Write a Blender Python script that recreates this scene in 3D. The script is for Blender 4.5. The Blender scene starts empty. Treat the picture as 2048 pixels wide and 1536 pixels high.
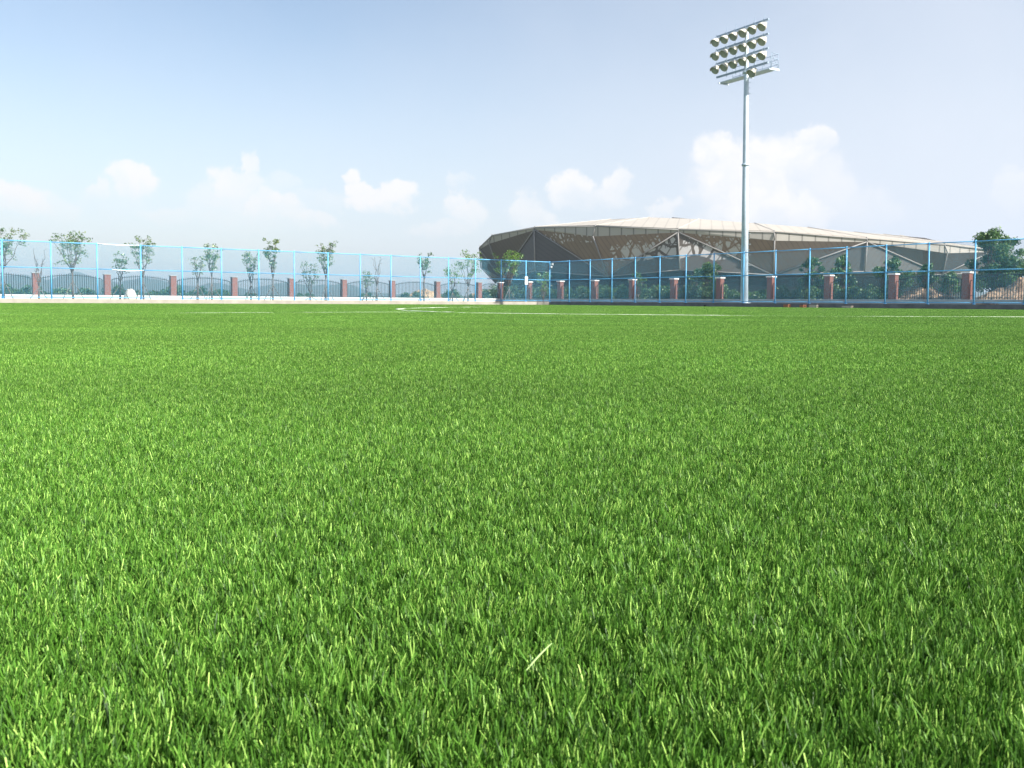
import bpy, math, random
import numpy as np
from mathutils import Matrix, Vector
random.seed(7); rng = np.random.default_rng(11)
S = bpy.context.scene
COL = S.collection
R_ = math.radians

# ---------------------------------------------------------------- camera
FPX, CX, CY = 1810.0, 1024.0, 703.0
CAMZ = 0.31
PITCH, ROLL = 3.16, 0.35
Rm = Matrix.Rotation(R_(90 - PITCH), 3, 'X') @ Matrix.Rotation(R_(ROLL), 3, 'Z')
cam_d = bpy.data.cameras.new('camera'); cam = bpy.data.objects.new('camera', cam_d); COL.objects.link(cam)
cam.matrix_world = Matrix.Translation((0, 0, CAMZ)) @ Rm.to_4x4()
cam_d.sensor_width = 36; cam_d.lens = 36 * FPX / 2048
cam_d.shift_y = -(768 - CY) / 2048
cam_d.clip_start = 0.05; cam_d.clip_end = 12000
cam_d.dof.use_dof = True; cam_d.dof.focus_distance = 5.0; cam_d.dof.aperture_fstop = 26.0
S.camera = cam

def ray(px, py):
    return Rm @ Vector(((px - CX) / FPX, -(py - CY) / FPX, -1))
def at(px, py, Y):
    d = ray(px, py); d = d * (Y / d.y)
    return Vector((d.x, d.y, d.z + CAMZ))
def hor(px):
    return 603.4 + math.tan(R_(ROLL)) * (px - 1024)

# ---------------------------------------------------------------- sun, sky, exposure
SUN_AZ, SUN_EL = 127, 34
sd = bpy.data.lights.new('sun', 'SUN'); so = bpy.data.objects.new('sun', sd); COL.objects.link(so)
sd.energy = 4.9; sd.angle = R_(0.53); sd.color = (1.0, 0.955, 0.88)
tos = Vector((math.sin(R_(SUN_AZ)) * math.cos(R_(SUN_EL)), math.cos(R_(SUN_AZ)) * math.cos(R_(SUN_EL)), math.sin(R_(SUN_EL))))
so.rotation_euler = tos.to_track_quat('Z', 'Y').to_euler()
S.view_settings.view_transform = 'Standard'; S.view_settings.look = 'None'
S.view_settings.gamma = 1; S.view_settings.exposure = 1.05
W = bpy.data.worlds.new('World'); S.world = W; W.use_nodes = True
wt = W.node_tree; wt.nodes.clear()
def N(t, kind, **kw):
    n = t.nodes.new(kind)
    for k, v in kw.items():
        if k == 'ins':
            for i, val in v.items(): n.inputs[i].default_value = val
        else: setattr(n, k, v)
    return n
def math_n(t, op, a, b=None, c=None, clamp=False):
    n = t.nodes.new('ShaderNodeMath'); n.operation = op; n.use_clamp = clamp
    for i, v in enumerate((a, b, c)):
        if v is None: continue
        if isinstance(v, (int, float)): n.inputs[i].default_value = v
        else: t.links.new(v, n.inputs[i])
    return n.outputs[0]
SKY_STRENGTH = 0.10
sky = N(wt, 'ShaderNodeTexSky', sky_type='NISHITA', sun_disc=False, sun_elevation=R_(SUN_EL), sun_rotation=R_(SUN_AZ),
        altitude=0, air_density=1.0, dust_density=1.2, ozone_density=1.3)
tc = N(wt, 'ShaderNodeTexCoord'); sep = N(wt, 'ShaderNodeSeparateXYZ'); wt.links.new(tc.outputs['Generated'], sep.inputs[0])
az = math_n(wt, 'ARCTAN2', sep.outputs[0], sep.outputs[1]); el = math_n(wt, 'ARCSINE', sep.outputs[2])
comb = N(wt, 'ShaderNodeCombineXYZ'); wt.links.new(az, comb.inputs[0]); wt.links.new(el, comb.inputs[1])
nz = N(wt, 'ShaderNodeTexNoise', ins={'Scale': 27.0, 'Detail': 8.0, 'Roughness': 0.62}); wt.links.new(comb.outputs[0], nz.inputs['Vector'])
dsub = N(wt, 'ShaderNodeVectorMath', operation='SUBTRACT'); wt.links.new(nz.outputs['Color'], dsub.inputs[0]); dsub.inputs[1].default_value = (.5, .5, .5)
dmul = N(wt, 'ShaderNodeVectorMath', operation='MULTIPLY'); wt.links.new(dsub.outputs[0], dmul.inputs[0]); dmul.inputs[1].default_value = (.062, .055, 0)
dadd = N(wt, 'ShaderNodeVectorMath', operation='ADD'); wt.links.new(comb.outputs[0], dadd.inputs[0]); wt.links.new(dmul.outputs[0], dadd.inputs[1])
clouds = [(15,392,50,24,.85),(62,408,45,24,.6),(268,357,40,30,1),(193,387,16,20,.55),(115,415,40,22,.35),(225,400,50,30,.2),(492,335,15,26,.7),(472,372,46,32,.8),
 (430,410,50,36,.4),(545,412,55,28,.75),(610,437,50,18,.6),(520,440,110,26,.3),(345,432,60,20,.35),(560,365,28,22,.25),(710,347,20,17,1),(728,378,32,24,1.1),(795,392,38,28,1.1),
 (745,402,50,20,1),(640,395,50,20,.25),(912,402,28,26,.7),(940,425,38,24,.6),(922,352,24,16,.4),(880,455,60,16,.4),(1135,372,36,32,.85),(1228,365,36,30,.7),(1195,398,60,24,.5),
 (1048,425,34,34,.65),(1090,440,40,20,.5),(1328,418,36,18,.7),(1432,315,44,42,.85),(1480,375,90,58,.8),(1550,330,85,58,.75),(1625,280,38,32,.7),(1530,425,110,50,.8),
 (1650,385,55,60,.4),(1720,420,60,40,.25),(2030,390,30,40,.3),(-150,400,90,40,.8),(2250,380,120,60,.8)]
acc = None
for (px, py, rx, ry, st) in clouds:
    d = ray(px, py).normalized(); a = math.atan2(d.x, d.y); e = math.asin(d.z)
    s_ = N(wt, 'ShaderNodeVectorMath', operation='SUBTRACT'); wt.links.new(dadd.outputs[0], s_.inputs[0]); s_.inputs[1].default_value = (a, e, 0)
    m_ = N(wt, 'ShaderNodeVectorMath', operation='MULTIPLY'); wt.links.new(s_.outputs[0], m_.inputs[0]); m_.inputs[1].default_value = (FPX / rx / 1.25, FPX / ry / 1.25, 0)
    l_ = N(wt, 'ShaderNodeVectorMath', operation='LENGTH'); wt.links.new(m_.outputs[0], l_.inputs[0])
    mr = N(wt, 'ShaderNodeMapRange', interpolation_type='SMOOTHSTEP', ins={1: 1.06, 2: 0.66, 3: 0.0, 4: st}); wt.links.new(l_.outputs['Value'], mr.inputs[0])
    sy_ = N(wt, 'ShaderNodeSeparateXYZ'); wt.links.new(m_.outputs[0], sy_.inputs[0])
    fd = N(wt, 'ShaderNodeMapRange', interpolation_type='SMOOTHSTEP', ins={1: -1.1, 2: .35, 3: 0.25, 4: 1.0}); wt.links.new(sy_.outputs[1], fd.inputs[0])
    mr_o = math_n(wt, 'MULTIPLY', mr.outputs[0], fd.outputs[0])
    acc = mr_o if acc is None else math_n(wt, 'MAXIMUM', acc, mr_o)
# broad thin veil of cloud, stronger low down and to the right
nz2 = N(wt, 'ShaderNodeTexNoise', ins={'Scale': 5.0, 'Detail': 5.0, 'Roughness': 0.55}); wt.links.new(comb.outputs[0], nz2.inputs['Vector'])
veil_e = N(wt, 'ShaderNodeMapRange', interpolation_type='SMOOTHSTEP', ins={1: 0.34, 2: 0.03, 3: 0.0, 4: 0.50}); wt.links.new(el, veil_e.inputs[0])
veil_a = N(wt, 'ShaderNodeMapRange', interpolation_type='SMOOTHSTEP', ins={1: -0.35, 2: 0.5, 3: 0.0, 4: 0.55}); wt.links.new(az, veil_a.inputs[0])
veil = math_n(wt, 'ADD', veil_e.outputs[0], veil_a.outputs[0])
veil = math_n(wt, 'ADD', veil, math_n(wt, 'MULTIPLY', math_n(wt, 'SUBTRACT', nz2.outputs[0], 0.5), 0.35), clamp=True)
nz3 = N(wt, 'ShaderNodeTexNoise', ins={'Scale': 34.0, 'Detail': 6.0, 'Roughness': 0.6}); wt.links.new(dadd.outputs[0], nz3.inputs['Vector'])
inner = math_n(wt, 'MULTIPLY_ADD', nz3.outputs[0], 1.9, 0.10)
cl = math_n(wt, 'MULTIPLY', acc, inner, clamp=True)
tint = N(wt, 'ShaderNodeVectorMath', operation='MULTIPLY'); wt.links.new(sky.outputs[0], tint.inputs[0]); tint.inputs[1].default_value = (1.05, .955, .88)
mixv = N(wt, 'ShaderNodeMix', data_type='RGBA'); wt.links.new(veil, mixv.inputs[0]); wt.links.new(tint.outputs[0], mixv.inputs[6]); mixv.inputs[7].default_value = (4.1, 4.35, 4.9, 1)
mixc = N(wt, 'ShaderNodeMix', data_type='RGBA'); wt.links.new(math_n(wt, 'MULTIPLY', cl, 0.85), mixc.inputs[0]); wt.links.new(mixv.outputs[2], mixc.inputs[6]); mixc.inputs[7].default_value = (5.6, 5.35, 5.2, 1)
bg = N(wt, 'ShaderNodeBackground', ins={'Strength': SKY_STRENGTH}); wt.links.new(mixc.outputs[2], bg.inputs[0])
wo = N(wt, 'ShaderNodeOutputWorld'); wt.links.new(bg.outputs[0], wo.inputs[0])

# ---------------------------------------------------------------- helpers
def tag(o, label=None, cat=None, group=None, kind=None):
    if label: o['label'] = label
    if cat: o['category'] = cat
    if group: o['group'] = group
    if kind: o['kind'] = kind
    return o
def empty(name, loc, rz=0, label=None, cat=None, group=None):
    o = bpy.data.objects.new(name, None); COL.objects.link(o); o.location = loc; o.rotation_euler = (0, 0, rz)
    o.empty_display_size = .2
    return tag(o, label, cat, group)
def link(name, me, mat, parent=None):
    o = bpy.data.objects.new(name, me); COL.objects.link(o)
    if mat and not me.materials: me.materials.append(mat)
    if parent: o.parent = parent
    return o
class MB:
    def __init__(s): s.v = []; s.f = []; s.sm = []
    def box(s, c, size, ax=None, ay=None, az=None):
        ax = Vector(ax) if ax is not None else Vector((1, 0, 0)); az = Vector(az) if az is not None else Vector((0, 0, 1))
        ay = Vector(ay) if ay is not None else az.cross(ax)
        c = Vector(c); b = len(s.v)
        for i in (-.5, .5):
            for j in (-.5, .5):
                for k in (-.5, .5): s.v.append(c + ax * (i * size[0]) + ay * (j * size[1]) + az * (k * size[2]))
        for q in ((0, 1, 3, 2), (4, 6, 7, 5), (0, 4, 5, 1), (2, 3, 7, 6), (0, 2, 6, 4), (1, 5, 7, 3)):
            s.f.append([b + i for i in q]); s.sm.append(False)
        return s
    def tube(s, pts, rad, n=8, cap=True):
        pts = [Vector(p) for p in pts]
        if isinstance(rad, (int, float)): rad = [rad] * len(pts)
        up = None; b = len(s.v)
        for i, p in enumerate(pts):
            d = (pts[min(i + 1, len(pts) - 1)] - pts[max(i - 1, 0)]).normalized()
            if up is None:
                up = Vector((0, 0, 1)) if abs(d.z) < .9 else Vector((1, 0, 0))
            x = d.cross(up).normalized(); y = x.cross(d); up = y
            for k in range(n):
                a = 2 * math.pi * k / n
                s.v.append(p + (x * math.cos(a) + y * math.sin(a)) * rad[i])
        for i in range(len(pts) - 1):
            for k in range(n):
                k2 = (k + 1) % n
                s.f.append([b + i * n + k, b + i * n + k2, b + (i + 1) * n + k2, b + (i + 1) * n + k]); s.sm.append(n > 4)
        if cap:
            s.f.append([b + k for k in range(n)][::-1]); s.sm.append(False)
            e = b + (len(pts) - 1) * n; s.f.append([e + k for k in range(n)]); s.sm.append(False)
        return s
    def poly(s, pts, thick=None, n=None):
        pts = [Vector(p) for p in pts]; b = len(s.v); k = len(pts)
        if thick is None:
            s.v += pts; s.f.append(list(range(b, b + k))); s.sm.append(False); return s
        if n is None: n = (pts[1] - pts[0]).cross(pts[2] - pts[0]).normalized()
        n = Vector(n) * thick
        s.v += pts + [p + n for p in pts]
        s.f.append([b + i for i in range(k)][::-1]); s.sm.append(False)
        s.f.append([b + k + i for i in range(k)]); s.sm.append(False)
        for i in range(k):
            j = (i + 1) % k; s.f.append([b + i, b + j, b + k + j, b + k + i]); s.sm.append(False)
        return s
    def mesh(s, name, mat):
        me = bpy.data.meshes.new(name); me.from_pydata([tuple(v) for v in s.v], [], s.f)
        me.polygons.foreach_set('use_smooth', s.sm); me.materials.append(mat); me.update(); return me
    def build(s, name, mat, parent=None): return link(name, s.mesh(name, mat), None, parent)
def np_mesh(name, V, F, mat, attr=None, smooth=False):
    me = bpy.data.meshes.new(name); V = np.asarray(V, np.float32); F = np.asarray(F, np.int32)
    me.vertices.add(len(V)); me.vertices.foreach_set('co', V.ravel())
    k = F.shape[1]; me.loops.add(F.size); me.loops.foreach_set('vertex_index', F.ravel())
    me.polygons.add(len(F)); me.polygons.foreach_set('loop_start', np.arange(0, F.size, k, dtype=np.int32))
    me.polygons.foreach_set('loop_total', np.full(len(F), k, np.int32))
    if smooth: me.polygons.foreach_set('use_smooth', np.ones(len(F), bool))
    if attr is not None:
        a = me.attributes.new('rnd', 'FLOAT', 'POINT'); a.data.foreach_set('value', np.asarray(attr, np.float32))
    me.update(); me.validate(); me.materials.append(mat); return me

# ---------------------------------------------------------------- materials
def mat_new(name):
    m = bpy.data.materials.new(name); m.use_nodes = True; t = m.node_tree; t.nodes.clear()
    out = N(t, 'ShaderNodeOutputMaterial'); return m, t, out
def simple(name, c1, c2=None, scale=3.0, rough=.6, metal=0.0, bump=0.0, detail=5, spec=.4, coord='Object', stretch=(1, 1, 1)):
    m, t, out = mat_new(name)
    p = N(t, 'ShaderNodeBsdfPrincipled', ins={'Roughness': rough, 'Metallic': metal, 'Specular IOR Level': spec})
    c2 = c2 or tuple(x * .8 for x in c1)
    tcn = N(t, 'ShaderNodeTexCoord'); mp = N(t, 'ShaderNodeMapping'); mp.inputs['Scale'].default_value = stretch
    t.links.new(tcn.outputs[coord], mp.inputs[0])
    nn = N(t, 'ShaderNodeTexNoise', ins={'Scale': scale, 'Detail': detail, 'Roughness': .6}); t.links.new(mp.outputs[0], nn.inputs['Vector'])
    r = N(t, 'ShaderNodeValToRGB'); r.color_ramp.elements[0].position = .35; r.color_ramp.elements[1].position = .65
    r.color_ramp.elements[0].color = (*c2, 1); r.color_ramp.elements[1].color = (*c1, 1)
    t.links.new(nn.outputs[0], r.inputs[0]); t.links.new(r.outputs[0], p.inputs['Base Color'])
    if bump:
        b = N(t, 'ShaderNodeBump', ins={'Strength': 1.0, 'Distance': bump}); t.links.new(nn.outputs[0], b.inputs['Height']); t.links.new(b.outputs[0], p.inputs['Normal'])
    t.links.new(p.outputs[0], out.inputs[0]); return m
def leafy(name, dark, mid, light, trans=.35, gloss=.05, patch=None, rough=.4):
    m, t, out = mat_new(name)
    at_ = N(t, 'ShaderNodeAttribute', attribute_name='rnd')
    r = N(t, 'ShaderNodeValToRGB'); cr = r.color_ramp
    cr.elements[0].position = 0; cr.elements[0].color = (*dark, 1); cr.elements[1].position = 1; cr.elements[1].color = (*light, 1)
    e = cr.elements.new(.5); e.color = (*mid, 1)
    t.links.new(at_.outputs['Fac'], r.inputs[0]); colr = r.outputs[0]
    if patch:
        g = N(t, 'ShaderNodeNewGeometry'); mp = N(t, 'ShaderNodeMapping'); mp.inputs['Rotation'].default_value = (0, 0, R_(35)); mp.inputs['Scale'].default_value = (1, 1.6, 1)
        t.links.new(g.outputs['Position'], mp.inputs[0])
        n1 = N(t, 'ShaderNodeTexNoise', ins={'Scale': patch[0], 'Detail': 4.0, 'Roughness': .6}); t.links.new(mp.outputs[0], n1.inputs['Vector'])
        mr = N(t, 'ShaderNodeMapRange', ins={1: .3, 2: .7, 3: patch[1], 4: patch[2]}); t.links.new(n1.outputs[0], mr.inputs[0])
        mx = N(t, 'ShaderNodeVectorMath', operation='SCALE'); t.links.new(colr, mx.inputs[0]); t.links.new(mr.outputs[0], mx.inputs['Scale']); colr = mx.outputs[0]
    d = N(t, 'ShaderNodeBsdfDiffuse'); tr = N(t, 'ShaderNodeBsdfTranslucent'); t.links.new(colr, d.inputs[0]); t.links.new(colr, tr.inputs[0])
    mixs = N(t, 'ShaderNodeMixShader', ins={0: trans}); t.links.new(d.outputs[0], mixs.inputs[1]); t.links.new(tr.outputs[0], mixs.inputs[2])
    gl = N(t, 'ShaderNodeBsdfGlossy', ins={'Roughness': rough, 'Color': (.9, .95, .85, 1)})
    mg = N(t, 'ShaderNodeMixShader', ins={0: gloss}); t.links.new(mixs.outputs[0], mg.inputs[1]); t.links.new(gl.outputs[0], mg.inputs[2])
    t.links.new(mg.outputs[0], out.inputs[0]); return m

M_blue = simple('blue_paint', (.16, .50, .80), (.12, .42, .74), rough=.4)
M_wire = simple('blue_wire', (.11, .44, .62), (.09, .39, .57), rough=.5)
M_curb_l = simple('pale_concrete', (.36, .335, .285), (.28, .26, .22), scale=1.2, rough=.9, bump=.004)
M_curb_r = simple('shaded_concrete', (.20, .20, .205), (.13, .13, .135), scale=1.5, rough=.9, bump=.004)  # darker copy of the left kerb's concrete, shade put into the colour
M_wall = simple('white_render', (.54, .54, .55), (.44, .44, .44), scale=.8, rough=.9)
M_wall2 = simple('shaded_render', (.46, .47, .46), (.36, .37, .36), scale=.9, rough=.9)  # greyer copy of the white render with the shade painted in
M_iron = simple('black_iron', (.012, .018, .02), (.02, .028, .03), rough=.45)
M_steel = simple('galvanised_steel', (.58, .67, .73), (.48, .57, .64), scale=2.5, rough=.45, metal=.15)
M_steel_d = simple('painted_steel', (.33, .42, .52), (.26, .34, .44), rough=.5)
M_lamp = simple('lamp_housing', (.70, .66, .55), (.58, .55, .46), rough=.4)
M_glass = simple('lamp_glass', (.36, .39, .31), (.26, .29, .23), rough=.25, spec=.6)
M_white = simple('white_plastic', (.8, .8, .78), (.72, .72, .70), rough=.4)
M_bark = simple('bark', (.14, .11, .09), (.07, .055, .045), scale=8, rough=.9, stretch=(1, 1, .3))
M_prop = simple('bare_wood', (.17, .15, .13), (.10, .085, .07), scale=6, rough=.9)
M_leaf = leafy('sapling_leaves', (.05, .12, .05), (.11, .21, .08), (.26, .30, .09), .35)
M_leaf_y = leafy('bright_leaves', (.04, .13, .02), (.12, .26, .04), (.30, .40, .07), .4)
M_leaf_d = leafy('bush_leaves', (.02, .06, .02), (.06, .15, .045), (.22, .34, .12), .3)
M_leaf_t = leafy('tree_leaves', (.025, .075, .03), (.065, .155, .05), (.18, .29, .08), .3)
M_leaf_g = leafy('scrub_leaves', (.04, .10, .05), (.08, .17, .08), (.14, .25, .10), .3)
M_rub = simple('rubble_soil', (.50, .36, .24), (.13, .09, .07), scale=2.2, rough=1, bump=.25, detail=9)
M_soil = simple('dry_soil', (.55, .40, .25), (.38, .27, .17), scale=.5, rough=1, bump=.1)
M_terr = simple('rough_ground', (.20, .20, .12), (.12, .15, .07), scale=.05, rough=1)
M_pave = simple('pale_paving', (.42, .40, .37), (.34, .33, .30), scale=.5, rough=.9)
M_hill = simple('hill_woods', (.04, .085, .06), (.025, .055, .045), scale=.01, rough=1, bump=4)
M_turfbase = simple('shaded_infill', (.012, .03, .008), (.008, .018, .006), scale=20, rough=1)  # near-black green puts the shade between blades into the infill colour
M_line = simple('white_yarn', (.80, .83, .74), (.66, .72, .56), scale=9, rough=.8)
M_straw = simple('straw', (.36, .50, .20), (.28, .42, .14), scale=40, rough=.6)
M_brk1 = simple('orange_brick', (.50, .19, .09), (.40, .15, .07), scale=9, rough=.9, bump=.01)
M_brk2 = simple('pale_block', (.62, .54, .44), (.45, .38, .30), scale=9, rough=.9, bump=.01)
M_dark = simple('dark_rubber_and_shade', (.012, .012, .013), (.02, .02, .02), rough=.7)  # also stands for the shade inside the hollow bricks
M_rock = simple('white_stone', (.50, .47, .42), (.38, .36, .32), scale=2, rough=.9, bump=.05)

def brick_mat():
    m, t, out = mat_new('red_brick')
    p = N(t, 'ShaderNodeBsdfPrincipled', ins={'Roughness': .85})
    tcn = N(t, 'ShaderNodeTexCoord'); sp = N(t, 'ShaderNodeSeparateXYZ'); t.links.new(tcn.outputs['Object'], sp.inputs[0])
    cb = N(t, 'ShaderNodeCombineXYZ'); t.links.new(math_n(t, 'ADD', sp.outputs[0], sp.outputs[1]), cb.inputs[0]); t.links.new(sp.outputs[2], cb.inputs[1])
    b = N(t, 'ShaderNodeTexBrick', ins={'Scale': 4.2, 'Color1': (.19, .058, .040, 1), 'Color2': (.14, .045, .032, 1), 'Mortar': (.22, .15, .12, 1), 'Mortar Size': .018, 'Bias': .1})
    t.links.new(cb.outputs[0], b.inputs['Vector']); t.links.new(b.outputs[0], p.inputs['Base Color']); t.links.new(p.outputs[0], out.inputs[0]); return m
M_brick = brick_mat()

def panel_mat(name, c1, c2, seam=.35, per=.9, ang=35, lattice=False, rough=.6, latx=-29.5, half=7.5, lowz=14.0):
    """ribbed metal cladding; with lattice, a branching frame with pale colour painted for the brightness seen through its openings"""
    m, t, out = mat_new(name)
    p = N(t, 'ShaderNodeBsdfPrincipled', ins={'Roughness': rough, 'Specular IOR Level': .3})
    g = N(t, 'ShaderNodeTexCoord'); mp = N(t, 'ShaderNodeMapping'); mp.inputs['Rotation'].default_value = (0, R_(ang), R_(12)); t.links.new(g.outputs['Object'], mp.inputs[0])
    sp = N(t, 'ShaderNodeSeparateXYZ'); t.links.new(mp.outputs[0], sp.inputs[0])
    fr = math_n(t, 'FRACT', math_n(t, 'MULTIPLY', sp.outputs[0], per))
    line = math_n(t, 'LESS_THAN', fr, .12)
    nn = N(t, 'ShaderNodeTexNoise', ins={'Scale': .25, 'Detail': 5.0}); t.links.new(mp.outputs[0], nn.inputs['Vector'])
    mx = N(t, 'ShaderNodeMix', data_type='RGBA'); t.links.new(nn.outputs[0], mx.inputs[0]); mx.inputs[6].default_value = (*c2, 1); mx.inputs[7].default_value = (*c1, 1)
    sc = N(t, 'ShaderNodeVectorMath', operation='SCALE'); t.links.new(mx.outputs[2], sc.inputs[0])
    t.links.new(math_n(t, 'SUBTRACT', 1.0, math_n(t, 'MULTIPLY', line, seam)), sc.inputs['Scale'])
    colr = sc.outputs[0]
    if lattice:
        mv = N(t, 'ShaderNodeMapping'); mv.inputs['Scale'].default_value = (1, 1, .8); t.links.new(g.outputs['Object'], mv.inputs[0])
        nv = N(t, 'ShaderNodeTexNoise', ins={'Scale': .35, 'Detail': 2.0}); t.links.new(mv.outputs[0], nv.inputs['Vector'])
        av = N(t, 'ShaderNodeVectorMath', operation='MULTIPLY_ADD'); t.links.new(nv.outputs['Color'], av.inputs[0]); av.inputs[1].default_value = (1.3, 1.3, 1.3); t.links.new(mv.outputs[0], av.inputs[2])
        vo = N(t, 'ShaderNodeTexVoronoi', feature='DISTANCE_TO_EDGE', ins={'Scale': .30}); t.links.new(av.outputs[0], vo.inputs['Vector'])
        vo2 = N(t, 'ShaderNodeTexVoronoi', feature='DISTANCE_TO_EDGE', ins={'Scale': .8}); t.links.new(av.outputs[0], vo2.inputs['Vector'])
        so_ = N(t, 'ShaderNodeSeparateXYZ'); t.links.new(g.outputs['Object'], so_.inputs[0])
        # holes only in the upper two thirds and dense fine branches near the eave
        hz = so_.outputs[2]
        hi = N(t, 'ShaderNodeMapRange', ins={1: 13.6, 2: 16.5, 3: 0.0, 4: 1.0}); t.links.new(hz, hi.inputs[0])
        big = math_n(t, 'GREATER_THAN', vo.outputs[0], .075); small = math_n(t, 'GREATER_THAN', vo2.outputs[0], math_n(t, 'MULTIPLY', hi.outputs[0], .20))
        hole = math_n(t, 'MULTIPLY', big, small)
        n3 = N(t, 'ShaderNodeTexNoise', ins={'Scale': .16, 'Detail': 3.0}); t.links.new(g.outputs['Object'], n3.inputs['Vector'])
        low = math_n(t, 'GREATER_THAN', math_n(t, 'ADD', hz, math_n(t, 'MULTIPLY', n3.outputs[0], 5.0)), lowz)
        # towards the sides the frame closes up
        axx = math_n(t, 'ABSOLUTE', math_n(t, 'SUBTRACT', so_.outputs[0], latx))
        side = math_n(t, 'LESS_THAN', axx, math_n(t, 'MULTIPLY_ADD', n3.outputs[0], 14.0, half))
        hole = math_n(t, 'MULTIPLY', math_n(t, 'MULTIPLY', hole, low), side)
        strut = math_n(t, 'LESS_THAN', math_n(t, 'FRACT', math_n(t, 'MULTIPLY', sp.outputs[0], .45)), .16)
        hole = math_n(t, 'MULTIPLY', hole, math_n(t, 'SUBTRACT', 1.0, math_n(t, 'MULTIPLY', strut, .7)))
        m2 = N(t, 'ShaderNodeMix', data_type='RGBA'); t.links.new(hole, m2.inputs[0]); t.links.new(colr, m2.inputs[6]); m2.inputs[7].default_value = (.45, .44, .45, 1); colr = m2.outputs[2]  # pale cells put the bright view through the openings into the colour
    t.links.new(colr, p.inputs['Base Color']); t.links.new(p.outputs[0], out.inputs[0]); return m
M_fac_up = panel_mat('bronze_cladding', (.15, .120, .095), (.095, .080, .068))
M_fac_lat = panel_mat('bronze_open_lattice', (.27, .19, .135), (.18, .13, .10), lattice=True)
M_fac_lat2 = panel_mat('dark_bronze_open_lattice', (.24, .175, .125), (.15, .115, .09), lattice=True, latx=-56, half=2.0, lowz=18.3)
M_fac_lolat = panel_mat('bronze_lattice_lower', (.115, .10, .088), (.085, .073, .065), ang=-35, lattice=True)
M_fac_lo = panel_mat('grey_cladding', (.12, .12, .116), (.09, .09, .088), ang=-35)
M_fac_dk = panel_mat('shaded_cladding', (.085, .083, .083), (.06, .058, .06), ang=60)  # dark grey carries the shade of the arena's left end in its colour
M_roof = panel_mat('cream_roofing', (.47, .43, .37), (.41, .375, .325), seam=.18, per=.35, ang=0)
M_fascia = panel_mat('pale_fascia', (.40, .375, .34), (.33, .315, .29), seam=.5, per=.32, ang=0)
M_rib = simple('steel_ribs', (.27, .26, .25), (.22, .21, .205), rough=.5)
M_base = simple('dark_glazing', (.035, .045, .055), (.02, .026, .033), rough=.25)
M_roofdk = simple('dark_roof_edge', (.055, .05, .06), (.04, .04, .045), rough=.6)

# ---------------------------------------------------------------- field frame: corner C, axes U (left fence) and V (right fence)
TH = R_(53.0)
U = Vector((-math.sin(TH), -math.cos(TH), 0)); V = Vector((math.cos(TH), -math.sin(TH), 0))
C0 = at(1099, 604, 90.5); C0.z = 0
def P(a, b, z=0): return C0 + U * a + V * b + Vector((0, 0, z))
FA, FB = 126, 141          # field size
# left boundary / right boundary perpendicular distances
def depth_on(px, nx, ny, p):   # depth Y where the ray meets line n.P = p
    d = ray(px, hor(px)); k = p / (nx * d.x + ny * d.y); return k * d.y
pL0 = -(C0.dot(V)); pR0 = -(C0.dot(U))
def yL(px, off): return depth_on(px, -V.x, -V.y, pL0 + off)    # depth on the line off metres behind the left fence
def yR(px, off): return depth_on(px, -U.x, -U.y, pR0 + off)

# ---------------------------------------------------------------- ground, setting
def slab(name, mat, rects, z, kind='structure'):
    mb = MB()
    for (a0, a1, b0, b1) in rects: mb.poly([P(a0, b0, z), P(a0, b1, z), P(a1, b1, z), P(a1, b0, z)])
    o = mb.build(name, mat); tag(o, kind=kind); return o
slab('turf', M_turfbase, [(-.1, FA, -.1, FB)], -.025)
slab('pavement', M_pave, [(-14, 0, -24, FB), (0, FA, -24, -.1)], .27)
BIG = 5200
slab('ground', M_terr, [(-BIG, BIG, -BIG, -24), (-BIG, -14, -24, FB), (FA, BIG, -24, FB), (-BIG, BIG, FB, BIG)], .25)
# hills
def hills():
    prof = [(-400, 560), (-200, 552), (-80, 560), (0, 552), (40, 548), (95, 560), (140, 546), (160, 545), (200, 558), (240, 566), (290, 553), (340, 566), (390, 572), (430, 566), (460, 570),
            (500, 580), (545, 568), (575, 562), (610, 572), (650, 568), (700, 570), (740, 582), (790, 590), (840, 583), (880, 588), (960, 592), (1200, 590), (1600, 586), (2100, 584), (2500, 580)]
    xs = np.linspace(-400, 2500, 300); ys = np.interp(xs, [p[0] for p in prof], [p[1] for p in prof])
    ys += 1.3 * np.sin(xs * .07) + .8 * np.sin(xs * .19 + 1)
    rows = [(2300, -.2), (2600, .35), (2950, .8), (3200, 1.0), (3500, .6), (3900, -.2)]
    Vv = []; nx = len(xs)
    for (Y, k) in rows:
        for i, (x, y) in enumerate(zip(xs, ys)):
            top = at(x, y, 3200); h = top.z * (1 if k == 1 else 1 + .12 * math.sin(i * .35 + Y))
            q = at(x, hor(x), Y); Vv.append((q.x, q.y, .25 + max(h * k, -3)))
    F = [(r * nx + i, r * nx + i + 1, (r + 1) * nx + i + 1, (r + 1) * nx + i) for r in range(len(rows) - 1) for i in range(nx - 1)]
    o = link('hills', np_mesh('hills', Vv, F, M_hill, smooth=True), None); tag(o, kind='structure')
hills()

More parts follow.
